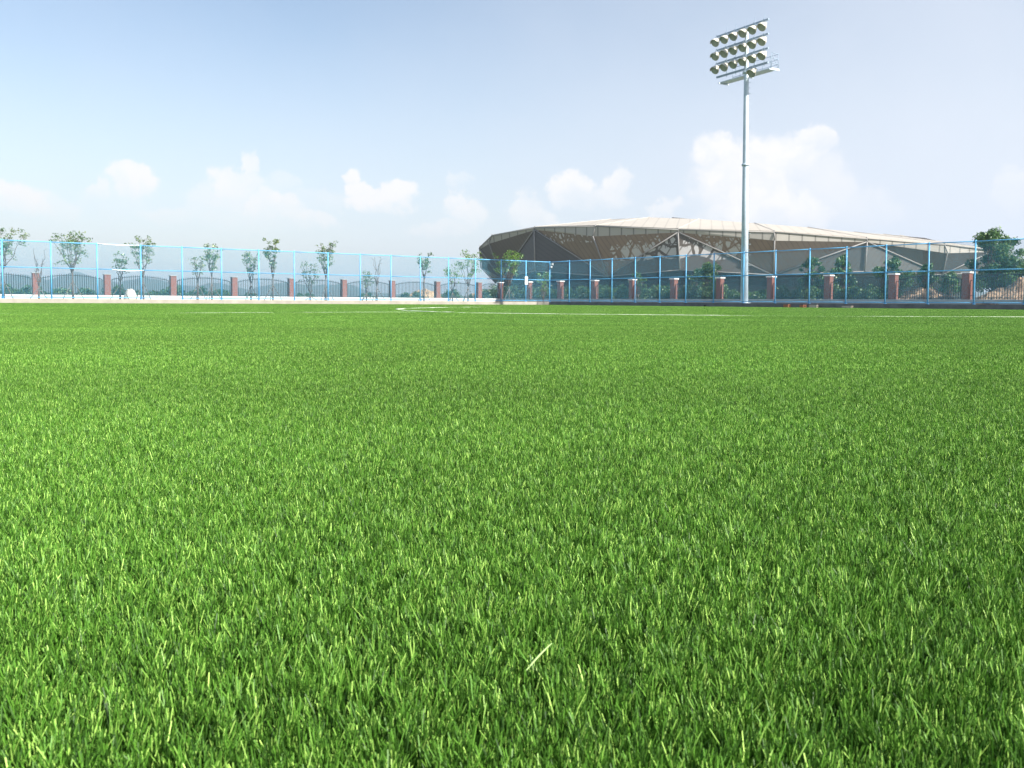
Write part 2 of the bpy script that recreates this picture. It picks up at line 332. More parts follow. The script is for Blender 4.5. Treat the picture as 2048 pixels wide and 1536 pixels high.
# ---------------------------------------------------------------- grass: tiles of blades instanced over the pitch
def blades(n, size, w, h, hv, lean, seg, seed):
    r = np.random.default_rng(seed)
    if size <= 1.01:      # tufts
        nt = max(n // 10, 1); tc_ = r.uniform(-size / 2, size / 2, (nt, 2)); idx = r.integers(0, nt, n)
        base = tc_[idx] + r.normal(0, .0026, (n, 2)); tdir = r.normal(0, .14, (nt, 2))[idx]; thh = r.normal(1, .10, nt)[idx]; tsh = r.uniform(-.18, .18, nt)[idx]
    else:
        base = r.uniform(-size / 2, size / 2, (n, 2)); tdir = np.zeros((n, 2)); tsh = 0; thh = 1
    H = h * thh * (1 + r.normal(0, hv, n)).clip(.35, 1.6)
    ld = r.normal(0, 1, (n, 2)) * lean + tdir
    ang = r.uniform(0, np.pi, n); wx = np.stack([np.cos(ang), np.sin(ang)], 1) * (w * r.uniform(.65, 1.25, n))[:, None] / 2
    rows = []
    for k in range(seg + 1):
        t = k / seg; c = base + ld * (H * t ** 1.7)[:, None]; z = H * (t - .10 * t * t * (ld ** 2).sum(1).clip(0, 3))
        ws = 1 - .35 * t ** 3
        rows.append((np.c_[c - wx * ws, z], np.c_[c + wx * ws, z]))
    nv = 2 * (seg + 1); Vv = np.empty((n, nv, 3))
    for k, (a, b) in enumerate(rows): Vv[:, 2 * k] = a; Vv[:, 2 * k + 1] = b
    Ff = np.array([[2 * k, 2 * k + 1, 2 * k + 3, 2 * k + 2] for k in range(seg)])
    F = (np.arange(n)[:, None, None] * nv + Ff[None]).reshape(-1, 4)
    rv = (r.beta(1.45, 2.75, n) + tsh + (r.random(n) < .02) * .5).clip(0, 1)
    return Vv.reshape(-1, 3), F, np.repeat(rv, nv)
M_grass = leafy('turf_yarn', (.022, .066, .008), (.118, .298, .032), (.56, .84, .19), trans=.22, gloss=.025, patch=(.36, .80, 1.20), rough=.5)
tiles = bpy.data.collections.new('turf_tiles')
LOD = [(.5, 190000, .00112, .025, 3, .15), (.5, 190000, .00112, .025, 3, .15), (1.0, 100000, .0015, .025, 2, .16), (1.0, 100000, .0015, .025, 2, .16), (2.0, 24000, .0029, .026, 2, .26), (4.0, 7000, .0066, .027, 2, .4)]
for i, (sz, den, w, h, seg, ln) in enumerate(LOD):
    Vv, F, a = blades(int(den * sz * sz), sz, w, h, (.15, .15, .16, .16, .24, .32)[i], ln, seg, 40 + i)
    o = bpy.data.objects.new('turf_tile_%d' % i, np_mesh('turf_tile_%d' % i, Vv, F, M_grass, a)); tiles.objects.link(o)
pts, lod, rot = [], [], []
def infield(x, y, m=0):
    q = Vector((x, y, 0)) - C0; return m < q.dot(U) < FA - m and m < q.dot(V) < FB - m
def zone(x, y):   # which level covers a 4 m cell point
    return None
def inA(x, y): return -4 <= x < 4 and -2 <= y < 4
def inB(x, y): return -8 <= x < 8 and -4 <= y < 12
def inC(x, y): return -28 <= x < 28 and -8 <= y < 32
def fill(x0, x1, y0, y1, sz, lods, cond):
    for i in range(int(round((x1 - x0) / sz))):
        for j in range(int(round((y1 - y0) / sz))):
            x = x0 + (i + .5) * sz; y = y0 + (j + .5) * sz
            if cond(x, y): pts.append((x, y, -.024)); lod.append(random.choice(lods)); rot.append(random.randrange(4) * math.pi / 2)
fill(-4, 4, -2, 4, .5, (0, 1), lambda x, y: True)
fill(-8, 8, -4, 12, 1, (2, 3), lambda x, y: not inA(x, y))
fill(-28, 28, -8, 32, 2, (4,), lambda x, y: not inB(x, y) and infield(x, y, 1.2))
def tile_field():
    # coarse tiles laid in the field's own frame so that they end cleanly at the kerb
    for i in range(int(FA / 4)):
        for j in range(int(FB / 4)):
            a = .05 + (i + .5) * 4; b = .05 + (j + .5) * 4; q = P(a, b)
            if inC(q.x, q.y) and all(inC(P(a + s, b + t).x, P(a + s, b + t).y) for s in (-2, 2) for t in (-2, 2)): continue
            if q.y < -14: continue
            pts.append((q.x, q.y, -.024)); lod.append(5); rot.append(TH + random.randrange(4) * math.pi / 2 - math.pi / 2)
tile_field()
me = bpy.data.meshes.new('grass'); me.from_pydata(pts, [], [])
a_ = me.attributes.new('lod', 'INT', 'POINT'); a_.data.foreach_set('value', lod)
a_ = me.attributes.new('rotz', 'FLOAT', 'POINT'); a_.data.foreach_set('value', rot)
grass = bpy.data.objects.new('grass', me); COL.objects.link(grass)
tag(grass, 'short bright green artificial turf blades covering the whole pitch', 'grass', kind='stuff')
gn = bpy.data.node_groups.new('grass_tiles', 'GeometryNodeTree')
gn.interface.new_socket('Geometry', in_out='INPUT', socket_type='NodeSocketGeometry'); gn.interface.new_socket('Geometry', in_out='OUTPUT', socket_type='NodeSocketGeometry')
gi = gn.nodes.new('NodeGroupInput'); go = gn.nodes.new('NodeGroupOutput'); ci = gn.nodes.new('GeometryNodeCollectionInfo')
ci.inputs['Collection'].default_value = tiles; ci.inputs['Separate Children'].default_value = True; ci.inputs['Reset Children'].default_value = True
ip = gn.nodes.new('GeometryNodeInstanceOnPoints'); ip.inputs['Pick Instance'].default_value = True
na = gn.nodes.new('GeometryNodeInputNamedAttribute'); na.data_type = 'INT'; na.inputs[0].default_value = 'lod'
nb = gn.nodes.new('GeometryNodeInputNamedAttribute'); nb.data_type = 'FLOAT'; nb.inputs[0].default_value = 'rotz'
cx = gn.nodes.new('ShaderNodeCombineXYZ'); gn.links.new(nb.outputs[0], cx.inputs[2])
gn.links.new(gi.outputs[0], ip.inputs['Points']); gn.links.new(ci.outputs[0], ip.inputs['Instance']); gn.links.new(na.outputs[0], ip.inputs['Instance Index']); gn.links.new(cx.outputs[0], ip.inputs['Rotation'])
gn.links.new(ip.outputs[0], go.inputs[0])
md = grass.modifiers.new('tiles', 'NODES'); md.node_group = gn

# pitch markings: strips of white yarn, pile slightly uneven so that they show in stretches
def gpt(px, py):
    d = ray(px, py); k = -CAMZ / d.z; return Vector((d.x * k, d.y * k, 0))
def strip(name, pts2, w, label, seed, hmin=.000, hmax=.020, curve=False):
    r = random.Random(seed); L = []
    for a, b in zip(pts2, pts2[1:]):
        n = max(2, int((b - a).length / .25))
        for i in range(n): L.append(a.lerp(b, i / n))
    L.append(pts2[-1]); Vv = []; ph = r.uniform(0, 9)
    for i, p in enumerate(L):
        d = (L[min(i + 1, len(L) - 1)] - L[max(i - 1, 0)]).normalized(); nrm = Vector((-d.y, d.x, 0)); s = i * .25
        hh = hmin + (hmax - hmin) * min(1, max(0, .60 + .5 * math.sin(s * .55 + ph) + .35 * math.sin(s * 1.37 + 2 * ph) + r.uniform(-.25, .25)))
        for (o_, z) in ((-w / 2, -.024), (-w / 2, hh), (w / 2, hh), (w / 2, -.024)): Vv.append(p + nrm * o_ + Vector((0, 0, z)))
    F = [(i * 4 + k, i * 4 + k + 1, i * 4 + 5 + k, i * 4 + 4 + k) for i in range(len(L) - 1) for k in range(3)]
    o = link(name, np_mesh(name, [tuple(v) for v in Vv], F, M_line), None); tag(o, kind='structure'); return o
strip('pitch_marking', [gpt(-400, 629.5), gpt(20, 627.4), gpt(420, 626), gpt(794, 624.4), gpt(1000, 623.6), gpt(1200, 622.2), gpt(1405, 620.9), gpt(1560, 620.4), gpt(1900, 621.6)], .12, '', 3, hmax=.010)
strip('pitch_marking', [gpt(903, 624.8), gpt(930, 626.2), gpt(1100, 628.3), gpt(1400, 631), gpt(1700, 633), gpt(2048, 634.5), gpt(2500, 636)], .12, '', 5, hmin=.006, hmax=.014)
def smooth(pp, n=12):
    out = []
    for i in range(len(pp) - 1):
        p0 = pp[max(i - 1, 0)]; p1 = pp[i]; p2 = pp[i + 1]; p3 = pp[min(i + 2, len(pp) - 1)]
        for k in range(n):
            t = k / n; out.append(.5 * ((2 * p1) + (p2 - p0) * t + (2 * p0 - 5 * p1 + 4 * p2 - p3) * t * t + (3 * p1 - p0 - 3 * p2 + p3) * t ** 3))
    return out + [pp[-1]]
strip('pitch_marking', smooth([gpt(*q) for q in ((905, 624.9), (870, 624.2), (825, 622.4), (797, 619.6), (800, 618.0), (830, 616.8), (890, 615.4), (960, 614.4))]), .13, '', 8, hmin=.012, hmax=.020)

# ---------------------------------------------------------------- kerbs
kl = empty('kerb', P(0, 0, 0), label='long pale cream concrete kerb under the left blue mesh fence', cat='kerb', group=None)
mb = MB(); L = 90; mb.box((-L / 2 + .15, -.0, .14), (L + .3, .30, .34)); kl.rotation_euler = (0, 0, math.atan2(-U.y, -U.x)); mb.build('kerb_body', M_curb_l, kl)
kr = empty('kerb', P(0, 0, 0), rz=math.atan2(V.y, V.x), label='long concrete kerb with shade put into its dark grey, under the right blue mesh fence', cat='kerb')
MB().box((40 + .16, .0, .14), (80, .30, .34)).build('kerb_body', M_curb_r, kr)

# ---------------------------------------------------------------- blue mesh fences
FH = 4.0
def wire_mesh(w, h, pitch=.055, wd=.0056):
    Vv = []; F = []
    step = pitch * math.sqrt(2)
    for s in (1, -1):
        k = -h if s == 1 else 0
        while k < (w if s == 1 else w + h):
            # line x = k + s*z
            if s == 1: z0 = max(0, -k); z1 = min(h, w - k)
            else: z0 = max(0, k - w); z1 = min(h, k)
            if z1 > z0 + .02:
                a = Vector((k + s * z0, 0, z0)); b = Vector((k + s * z1, 0, z1)); nrm = Vector((1, 0, -s)).normalized() * wd / 2
                o = Vector((0, .004 * s, 0)); i = len(Vv)
                for p in (a, b): Vv.extend([p + nrm + o, p - nrm + o, p + Vector((0, wd * .8, 0)) + o])
                F += [(i, i + 1, i + 4, i + 3), (i + 1, i + 2, i + 5, i + 4), (i + 2, i, i + 3, i + 5)]
            k += step
    return np_mesh('wire_mesh', [tuple(v) for v in Vv], F, M_wire)
WM = wire_mesh(2.92, FH - .15)
post_m = MB().tube([(0, 0, 0), (0, 0, FH + .03)], .049, 10); post_m.box((0, 0, .012), (.16, .16, .024))
POST = post_m.mesh('post', M_blue)
def mesh_fence(origin, direc, n, label):
    f = empty('mesh_fence', origin + Vector((0, 0, .31)), rz=math.atan2(direc.y, direc.x), label=label, cat='fence')
    for i in range(n + 1):
        if i == 0 and 'right' in label: continue
        p = link('post', POST, None, f); p.location = (i * 3.0, 0, 0)
    L = 3.0 * n
    for z, r in ((FH - .05, .034), (2.15, .033), (.10, .030)):
        m = MB()
        for i in range(n): m.tube([(i * 3 + .042, 0, z), (i * 3 + 2.958, 0, z)], r, 8)
        m.build({0: 'top_rail', 1: 'middle_rail', 2: 'bottom_rail'}[[FH - .05, 2.15, .10].index(z)], M_blue, f)
    for i in range(n):
        w = link('wire_mesh', WM, None, f); w.location = (i * 3.0 + .04, .05 if 'left' in label else -.05, .08)
    return f
mesh_fence(P(0, 0), U, 20, 'tall blue mesh fence on the pale kerb along the left side of the pitch')
mesh_fence(P(0, 0), V, 19, 'tall blue mesh fence on the dark kerb along the right side of the pitch')

# ---------------------------------------------------------------- outer boundary: low walls, brick pillars, iron panels
ORD = ['first', 'second', 'third', 'fourth', 'fifth', 'sixth', 'seventh', 'eighth', 'ninth', 'tenth', 'eleventh', 'twelfth']
WT = .66
def xz(px, Y): q = at(px, hor(px), Y); q.z = 0; return q
VPx = -350.0
Z0 = 107.0
right_p = [xz(-9 + VPx + (1129.7 - VPx) / (1 - .0443 * n), Z0 * (1 - .0443 * n)) for n in range(-2, 11)]
corner = right_p[0]
Zl = 83.9
left_px = [(72.0, 0), (215, 1), (347, 2), (470, 3), (585, 4), (692, 5), (790, 6), (881.5, 7), (965.6, 8)]
left_p = [xz(px, Zl * (1 + .0445 * n)) for px, n in left_px]
dl = (left_p[0] - left_p[-1]).normalized()
# straighten both lines
def project(p, o, d): return o + d * ((p - o).dot(d))
dirL = (left_p[0] - corner).normalized(); dirR = (right_p[-1] - corner).normalized()
left_p = [project(p, corner, dirL) for p in left_p]; right_p = [project(p, corner, dirR) for p in right_p]
sp_ = (left_p[0] - left_p[-1]).length / 8
left_p = [left_p[0] + dirL * sp_ * 2, left_p[0] + dirL * sp_] + left_p
def low_wall(o, d, L, mat, label, copmat):
    w = empty('low_wall', o, rz=math.atan2(d.y, d.x), label=label, cat='wall')
    MB().box((L / 2, 0, WT / 2), (L, .42, WT - .1)).build('wall_body', mat, w)
    MB().box((L / 2, 0, WT - .025), (L, .52, .075)).build('coping', copmat, w)
low_wall(corner, dirL, (left_p[0] - corner).length + 6, M_wall, 'low white rendered wall carrying the iron fence on the left side', M_white)
low_wall(corner + dirR * .27, dirR, (right_p[-1] - corner).length + 5, M_wall2, 'low rendered wall with shade put into its grey, carrying the iron fence on the right side', M_wall2)
def pillar(q, d, ang, capmat, capw, label, grp):
    t = empty('brick_pillar', (q.x, q.y, WT + .012), rz=ang, label=label, cat='pillar', group=grp)
    MB().box((0, 0, 1.0), (.56, .56, 2.0)).build('shaft', M_brick, t)
    m = MB().box((0, 0, 2.0 + capw / 2), (.70, .70, capw)); m.build('cap', capmat, t)
    return t
aL = math.atan2(dirL.y, dirL.x); aR = math.atan2(dirR.y, dirR.x)
lp = left_p + [corner]
for i, q in enumerate(left_p):
    k = i - 2
    lab = 'red brick pillar without white cap on the left wall, %s from the left edge' % ORD[k] if k >= 0 else 'red brick pillar on the left wall beyond the left edge of the view, number %s outwards' % ORD[1 - i]
    pillar(q, dirL, aL, M_wall2, .04, lab, 'brick pillars on the left wall')
for i, q in enumerate(right_p):
    k = i
    lab = 'red brick pillar with a broad cap at the corner of the two outer walls' if i == 0 else 'red brick pillar with white cap on the right wall, %s from the corner' % ORD[k - 1]
    pillar(q, dirR, aR, M_white, .11, lab, 'brick pillars on the right wall' if i else None)
def iron_panel(q0, q1, label, grp, zf=0):
    d = (q1 - q0); L = d.length - .56; dn = d.normalized(); o = q0 + dn * .28
    t = empty('iron_fence_panel', (o.x, o.y, WT + .012), rz=math.atan2(dn.y, dn.x), label=label, cat='fence panel', group=grp)
    def arch(x): u = 2 * x / L - 1; return 1.50 + .36 * (1 - u * u)
    g = .18
    fr = MB()
    fr.tube([(g, 0, .12), (L - g, 0, .12)], .032, 6)
    fr.tube([(g + (L - 2 * g) * k / 14, 0, arch(g + (L - 2 * g) * k / 14)) for k in range(15)], .034, 6)
    for x in (g, L - g): fr.tube([(x, 0, .03), (x, 0, arch(x) + .03)], .035, 6)
    for x, s in ((0, 1), (L, -1)):
        for z in (.3, 1.45): fr.tube([(x, 0, z), (x + s * g, 0, z)], .018, 6)
    fr.build('frame', M_iron, t)
    b = MB(); n = int((L - 2 * g) / .19)
    for k in range(1, n):
        x = g + (L - 2 * g) * k / n; top = arch(x) + .17
        b.tube([(x, 0, .02), (x, 0, top - .09), (x, 0, top)], [.028, .028, .006], 4)
    b.build('bars', M_iron, t)
for i in range(len(lp) - 1):
    k = i - 1
    lab = 'arched black iron fence panel on the left wall, %s from the left edge' % ORD[k] if k >= 0 else 'arched black iron fence panel on the left wall beyond the left edge'
    iron_panel(lp[i], lp[i + 1], lab, 'iron panels on the left wall')
for i in range(len(right_p) - 1):
    iron_panel(right_p[i], right_p[i + 1], 'black iron fence panel before dark bushes on the right wall, %s from the corner' % ORD[i], 'iron panels on the right wall')

# ---------------------------------------------------------------- vegetation
def leaf_mesh(name, centers, rads, n, size, mat, seed, shade=None, flat=.75):
    """leaf clumps: centers (k,3), rads (k,3); leaves scattered through each clump's volume, denser at the shell"""
    r = np.random.default_rng(seed); c = np.asarray(centers, float); R = np.asarray(rads, float)
    wgt = (R.prod(1)) ** .7; idx = r.choice(len(c), n, p=wgt / wgt.sum())
    d = r.normal(0, 1, (n, 3)); d /= np.linalg.norm(d, axis=1)[:, None]; rr = r.random(n) ** .45
    p = c[idx] + d * R[idx] * rr[:, None]
    nrm = d * .6 + r.normal(0, .6, (n, 3)); nrm /= np.linalg.norm(nrm, axis=1)[:, None]
    t = np.cross(nrm, r.normal(0, 1, (n, 3))); t /= np.linalg.norm(t, axis=1)[:, None]; b = np.cross(nrm, t)
    s = (size * r.uniform(.55, 1.4, n))[:, None]
    Vv = np.stack([p - t * s, p - b * s * .45 + nrm * s * .1, p + t * s, p + b * s * .45 + nrm * s * .1], 1).reshape(-1, 3)
    F = np.arange(n * 4).reshape(-1, 4)
    cs = r.uniform(-.25, .25, len(c))
    val = (r.beta(2, 2.5, n) + cs[idx]).clip(0, 1)
    return np_mesh(name, Vv, F, mat, np.repeat(val, 4))
def limb(mb, a, b, r0, r1, rnd, n=5, bend=.12):
    a = Vector(a); b = Vector(b); L = (b - a).length
    mid = [a.lerp(b, k / n) + Vector((rnd.uniform(-1, 1), rnd.uniform(-1, 1), rnd.uniform(-.5, .5))) * L * bend * math.sin(math.pi * k / n) * .6 for k in range(n + 1)]
    mid[0] = a; mid[-1] = b
    mb.tube(mid, [r0 + (r1 - r0) * k / n for k in range(n + 1)], 6); return mid
def sapling(px, off, top, wpx, label, seed, fork=.45, leaves=420, mat=None, props=True, nl=6, lean=0.0, shape=1.0, base_r=.075, grp='young trees behind the left fence'):
    rnd = random.Random(seed); Y = yL(px, off); q = at(px, hor(px), Y); q.z = .27
    H = at(px, top, Y).z - q.z; Wm = wpx * Y / FPX / 2
    t = empty('young_tree', q, label=label, cat='tree', group=grp)
    tr = MB(); fz = H * fork
    tr.tube([(0, 0, -.02), (lean * .3, 0, fz * .5), (lean, 0, fz)], [base_r, base_r * .85, base_r * .65], 8)
    cs, rs = [], []
    for i in range(nl):
        a = 2 * math.pi * (i + rnd.uniform(-.3, .3)) / nl; rr = Wm * rnd.uniform(.45, 1.0); zt = H * rnd.uniform(.78, .98) if i % 3 else H * .99
        if i % 3 == 0: rr *= .5
        e = Vector((lean + math.cos(a) * rr, math.sin(a) * rr * .8, zt))
        mid = limb(tr, (lean, 0, fz * rnd.uniform(.85, 1)), e, base_r * .5, .012, rnd)
        for k in (2, 3, 4, 5):
            s = mid[k]
            if rnd.random() < .8:
                w2 = s + Vector((rnd.uniform(-1, 1), rnd.uniform(-1, 1), rnd.uniform(-.2, .7))) * Wm * .38
                limb(tr, s, w2, .016, .006, rnd, 3); cs.append(w2); z_ = rnd.uniform(.12, .26) * (.5 + .5 * Wm); rs.append((z_ * 1.3, z_ * 1.3, z_ * .9))
            if k >= 4: cs.append(s); z_ = rnd.uniform(.14, .30) * (.5 + .5 * Wm); rs.append((z_ * 1.3, z_ * 1.3, z_ * .9))
    tr.build('trunk', M_bark, t)
    if leaves: link('crown', leaf_mesh('crown', cs, rs, leaves, .085, mat or M_leaf, seed), None, t)
    if props:
        for k in range(3):
            a = 2 * math.pi * k / 3 + rnd.uniform(-.3, .3); rr = rnd.uniform(.65, .95)
            MB().tube([(math.cos(a) * rr, math.sin(a) * rr, .0), (math.cos(a) * .05 + lean * .2, math.sin(a) * .05, min(1.35, fz * .8))], .03, 6).build('support_pole', M_prop, t)
    return t
sapling(8, 9, 462, 88, 'young tree with brownish leafy top at the left edge of the photo', 1, leaves=900, nl=8)
sapling(78, 11, 500, 46, 'bare leafless young tree with upright twigs beside the leftmost brick pillar', 2, leaves=0, nl=5, fork=.28)
sapling(146, 9, 472, 84, 'wide spreading young tree forked low, second blue bay from the left', 3, leaves=1100, nl=9)
sapling(241, 12, 510, 52, 'small thin sapling left of the pale boulder', 4, leaves=380, nl=5, fork=.4)
sapling(287, 9, 480, 60, 'tall young tree rising behind the white cloth strip', 5, leaves=800, nl=7, fork=.4)
sapling(396, 12, 516, 34, 'small thin sapling between two taller young trees', 6, leaves=300, nl=5)
sapling(424, 9, 492, 44, 'slim young tree with narrow crown just above the blue rail', 7, leaves=620, nl=6)
sapling(502, 12, 508, 54, 'slanting sapling with sparse leaves left of the dense topped tree', 8, leaves=520, nl=6, fork=.4)
sapling(546, 9, 484, 42, 'young tree whose dark dense top stands well above the rail', 9, leaves=1000, nl=6, fork=.42)
sapling(621, 12, 530, 56, 'low bushy sapling with many stems before the iron bars', 10, leaves=420, nl=7, fork=.15)
sapling(652, 9, 488, 58, 'young tree with two leafy tufts above the rail', 11, leaves=900, nl=7, fork=.42)
sapling(733, 12, 545, 36, 'lowest leafy sapling beside a bare one', 12, leaves=320, nl=5, fork=.3)
sapling(754, 9, 514, 36, 'bare twiggy sapling in the centre left', 13, leaves=0, nl=5, fork=.35)
sapling(848, 9, 508, 44, 'young tree with round sparse crown left of the dark arena edge', 14, leaves=620, nl=6, fork=.5)
sapling(905, 12, 536, 44, 'low light green sapling before the earth heap', 15, leaves=420, nl=6, fork=.3, mat=M_leaf_y)
sapling(936, 9, 511, 66, 'airy light green young tree at the arena left edge', 16, leaves=900, nl=8, fork=.35, mat=M_leaf_y)
sapling(1018, 9, 508, 66, 'fuller bright green young tree in front of the arena', 17, leaves=1500, nl=9, fork=.35, mat=M_leaf_y)
sapling(1086, 7, 548, 34, 'pale yellowish low shrub near the fence corner', 18, leaves=420, nl=6, fork=.08, mat=M_leaf_y, props=False)

def bush(px, Y, top, wpx, label, seed, mat, grp, z0=.25, leaves=2600, size=.13, dep=1.0, name='bush', cat='bush', k=9):
    rnd = random.Random(seed); q = at(px, hor(px), Y); q.z = z0
    H = at(px, top, Y).z - z0; Wm = wpx * Y / FPX / 2
    t = empty(name, q, label=label, cat=cat, group=grp)
    cs, rs = [], []
    for i in range(k):
        u = rnd.uniform(-1, 1); hh = H * (1 - .45 * u * u) * rnd.uniform(.55, 1); w = min(Wm, H) * rnd.uniform(.25, .42)
        zc = max(w * .6, hh - w * .8); cs.append((u * Wm * .8, rnd.uniform(-.6, .6) * Wm * dep * .6, zc)); rs.append((w, w, w * .8))
        if zc > w * 1.5: cs.append((u * Wm * .8, rnd.uniform(-.5, .5) * Wm * dep * .6, zc * .45)); rs.append((w * 1.2, w, zc * .5))
    tr = MB()
    for i in range(5):
        c = Vector(cs[i * 2 % len(cs)]); limb(tr, (rnd.uniform(-.15, .15), rnd.uniform(-.15, .15), -.03), c, .06 * max(.6, H / 3), .015, rnd)
    tr.build('stems', M_bark, t)
    link('foliage', leaf_mesh('foliage', cs, rs, leaves, size, mat, seed), None, t)
    return t
# dark dense bushes behind the right wall
i = 0
for px in range(985, 1800, 36):
    Y = yR(px, 15.0 + (i % 3) * 1.2); rnd_t = random.Random(px)
    w_ = ['narrow', 'broad', 'ragged', 'dense'][i % 4]
    bush(px, Y, rnd_t.uniform(562, 569) if px < 1460 or px > 1540 else 578, rnd_t.uniform(52, 68), '%s dark green bush behind the right wall, %s from the corner' % (w_, (ORD + ['thirteenth', 'fourteenth', 'fifteenth', 'sixteenth', 'seventeenth', 'eighteenth', 'nineteenth', 'twentieth', 'twenty-first', 'twenty-second', 'twenty-third'])[i]),
         100 + i, M_leaf_d, 'dark bushes behind the right wall', leaves=4200, size=.12, k=16); i += 1
# trees that rise above the wall on the right
def tree(px, Y, top, wpx, label, seed, mat, leaves, grp='trees behind the right wall', trunk_f=.3, k=26, size=.115, z0=.25, spread=1.0):
    rnd = random.Random(seed); q = at(px, hor(px), Y); q.z = z0; H = at(px, top, Y).z - z0; Wm = wpx * Y / FPX / 2
    t = empty('tree', q, label=label, cat='tree', group=grp); tr = MB(); fz = H * trunk_f
    tr.tube([(0, 0, -.05), (.05, 0, fz * .6), (0, 0, fz)], [.16, .13, .10], 8); cs, rs = [], []; leaves = int(leaves * 1.35)
    for i in range(k):
        a = rnd.uniform(0, 6.28); zt = fz + (H - fz) * rnd.uniform(.15, .93); env = math.sqrt(max(.05, 1 - ((zt - fz) / (H - fz) * 1.25 - .35) ** 2)); rr = Wm * env * rnd.uniform(.25, .85) * spread
        e = (math.cos(a) * rr, math.sin(a) * rr, zt); limb(tr, (0, 0, fz * rnd.uniform(.7, 1)), e, .06, .012, rnd)
        w = Wm * rnd.uniform(.15, .30); cs.append(e); rs.append((w, w, w * rnd.uniform(.6, 1)))
    for i in range(3):
        e = (rnd.uniform(-.3, .3) * Wm, 0, H * rnd.uniform(.93, .98)); limb(tr, (0, 0, fz), e, .05, .01, rnd); w = Wm * .15; cs.append(e); rs.append((w, w, w * 1.6))
    tr.build('trunk', M_bark, t); link('crown', leaf_mesh('crown', cs, rs, leaves, size, mat, seed), None, t)
tree(1275, yR(1275, 17), 546, 40, 'small pale green tree top showing over the right wall, nearest the corner', 201, M_leaf_t, 900)
tree(1420, yR(1420, 17), 527, 64, 'bright green tree left of the floodlight mast', 202, M_leaf_t, 2200)
tree(1390, yR(1390, 18), 540, 50, 'low green tree touching the brighter one beside the mast', 203, M_leaf_t, 1400)
tree(1622, yR(1622, 17), 514, 56, 'round green tree right of the floodlight mast', 204, M_leaf_t, 2200)
tree(1684, yR(1684, 17), 509, 52, 'upright green tree beside the third blue post right of the mast', 205, M_leaf_t, 2200)
tree(1660, yR(1660, 19), 540, 60, 'low leafy tree filling the gap between two green trees', 206, M_leaf_t, 1500)
tree(1784, yR(1784, 17), 519, 84, 'wide green tree below the arena eave', 207, M_leaf_t, 2600)
tree(1852, yR(1852, 17), 530, 54, 'short green tree right of the wide one', 208, M_leaf_t, 1500)
tree(1992, yR(1992, 16), 461, 128, 'largest dark green tree at the right edge of the photo', 209, M_leaf_t, 11000, k=60, trunk_f=.15)
tree(2080, yR(2080, 18), 520, 90, 'dark green tree half cut off by the right edge', 210, M_leaf_t, 3500, k=20, trunk_f=.15)
tree(1900, yR(1900, 24), 548, 70, 'low bushy tree behind the rubble heap', 211, M_leaf_t, 1800, k=14, trunk_f=.15)
# scrub behind the left wall
i = 0
names_ = ORD + ['thirteenth', 'fourteenth', 'fifteenth', 'sixteenth', 'seventeenth', 'eighteenth', 'nineteenth', 'twentieth', 'twenty-first', 'twenty-second']
for px, top, w in ((-60, 560, 90), (18, 562, 70), (62, 566, 60), (118, 574, 70), (175, 575, 70), (232, 566, 60), (262, 571, 50), (318, 572, 60), (352, 566, 60), (405, 572, 56), (440, 576, 56), (500, 584, 50),
                   (610, 582, 50), (735, 584, 46), (812, 584, 40), (838, 581, 40), (905, 574, 50), (958, 578, 40), (1000, 566, 60)):
    bush(px, yL(px, 30 + (i * 7) % 9), top, w, '%s grey green shrub behind the left wall, %s from the left' % (['rounded', 'loose', 'low'][i % 3], names_[i]), 300 + i, M_leaf_g, 'shrubs behind the left wall', leaves=1500, size=.14); i += 1

# ---------------------------------------------------------------- mounds
def mound(name, px, Y, wpx, top, label, mat, seed, cat, dep=.6, rough=.3, z0=.2):
    r = np.random.default_rng(seed); q = at(px, hor(px), Y); H = at(px, top, Y).z - z0; Wm = wpx * Y / FPX / 2; n = 60
    u = np.linspace(-1, 1, n); X, Yy = np.meshgrid(u, u); rad = np.sqrt(X ** 2 + Yy ** 2)
    Z = np.clip(1 - rad ** (3.5 if name == 'boulder' else 1.6), -.05, 1)
    for k in range(8):
        fx, fy, p1, p2 = r.uniform(2, 14, 2).tolist() + r.uniform(0, 6, 2).tolist(); Z = Z + rough / (1 + k * .3) * .5 * np.sin(X * fx + p1) * np.sin(Yy * fy + p2) * np.clip(1 - rad, 0, 1)
    Z = Z + r.normal(0, rough * .10, Z.shape) * (rad < .95)
    Z /= Z.max()
    Vv = np.stack([X * Wm, Yy * Wm * dep, np.where(rad < 1, Z * H, -.1)], -1).reshape(-1, 3)
    F = [(a * n + b, a * n + b + 1, (a + 1) * n + b + 1, (a + 1) * n + b) for a in range(n - 1) for b in range(n - 1)]
    o = link(name, np_mesh(name, Vv, F, mat), None); o.location = (q.x, q.y, z0); tag(o, label, cat); return o
mound('rubble_heap', 1850, yR(1850, 14.6), 150, 574, 'brown rubble heap behind the iron panel, left of the rightmost visible brick pillar', M_rub, 5, 'rubble')
mound('rubble_heap', 2060, yR(2060, 15.5), 260, 553, 'taller brown rubble heap below the large dark tree', M_rub, 6, 'rubble')
mound('earth_heap', 850, yL(850, 40), 110, 577, 'flat tan earth heap seen through the left iron fence', M_soil, 7, 'earth heap')
mound('earth_heap', 965, yL(965, 38), 80, 578, 'rough tan earth heap at the foot of the dark arena edge', M_soil, 8, 'earth heap')
mound('boulder', 261, yL(261, 16), 27, 577, 'large pale rounded boulder on the paving behind the left fence', M_rock, 9, 'boulder', rough=.12, dep=1)

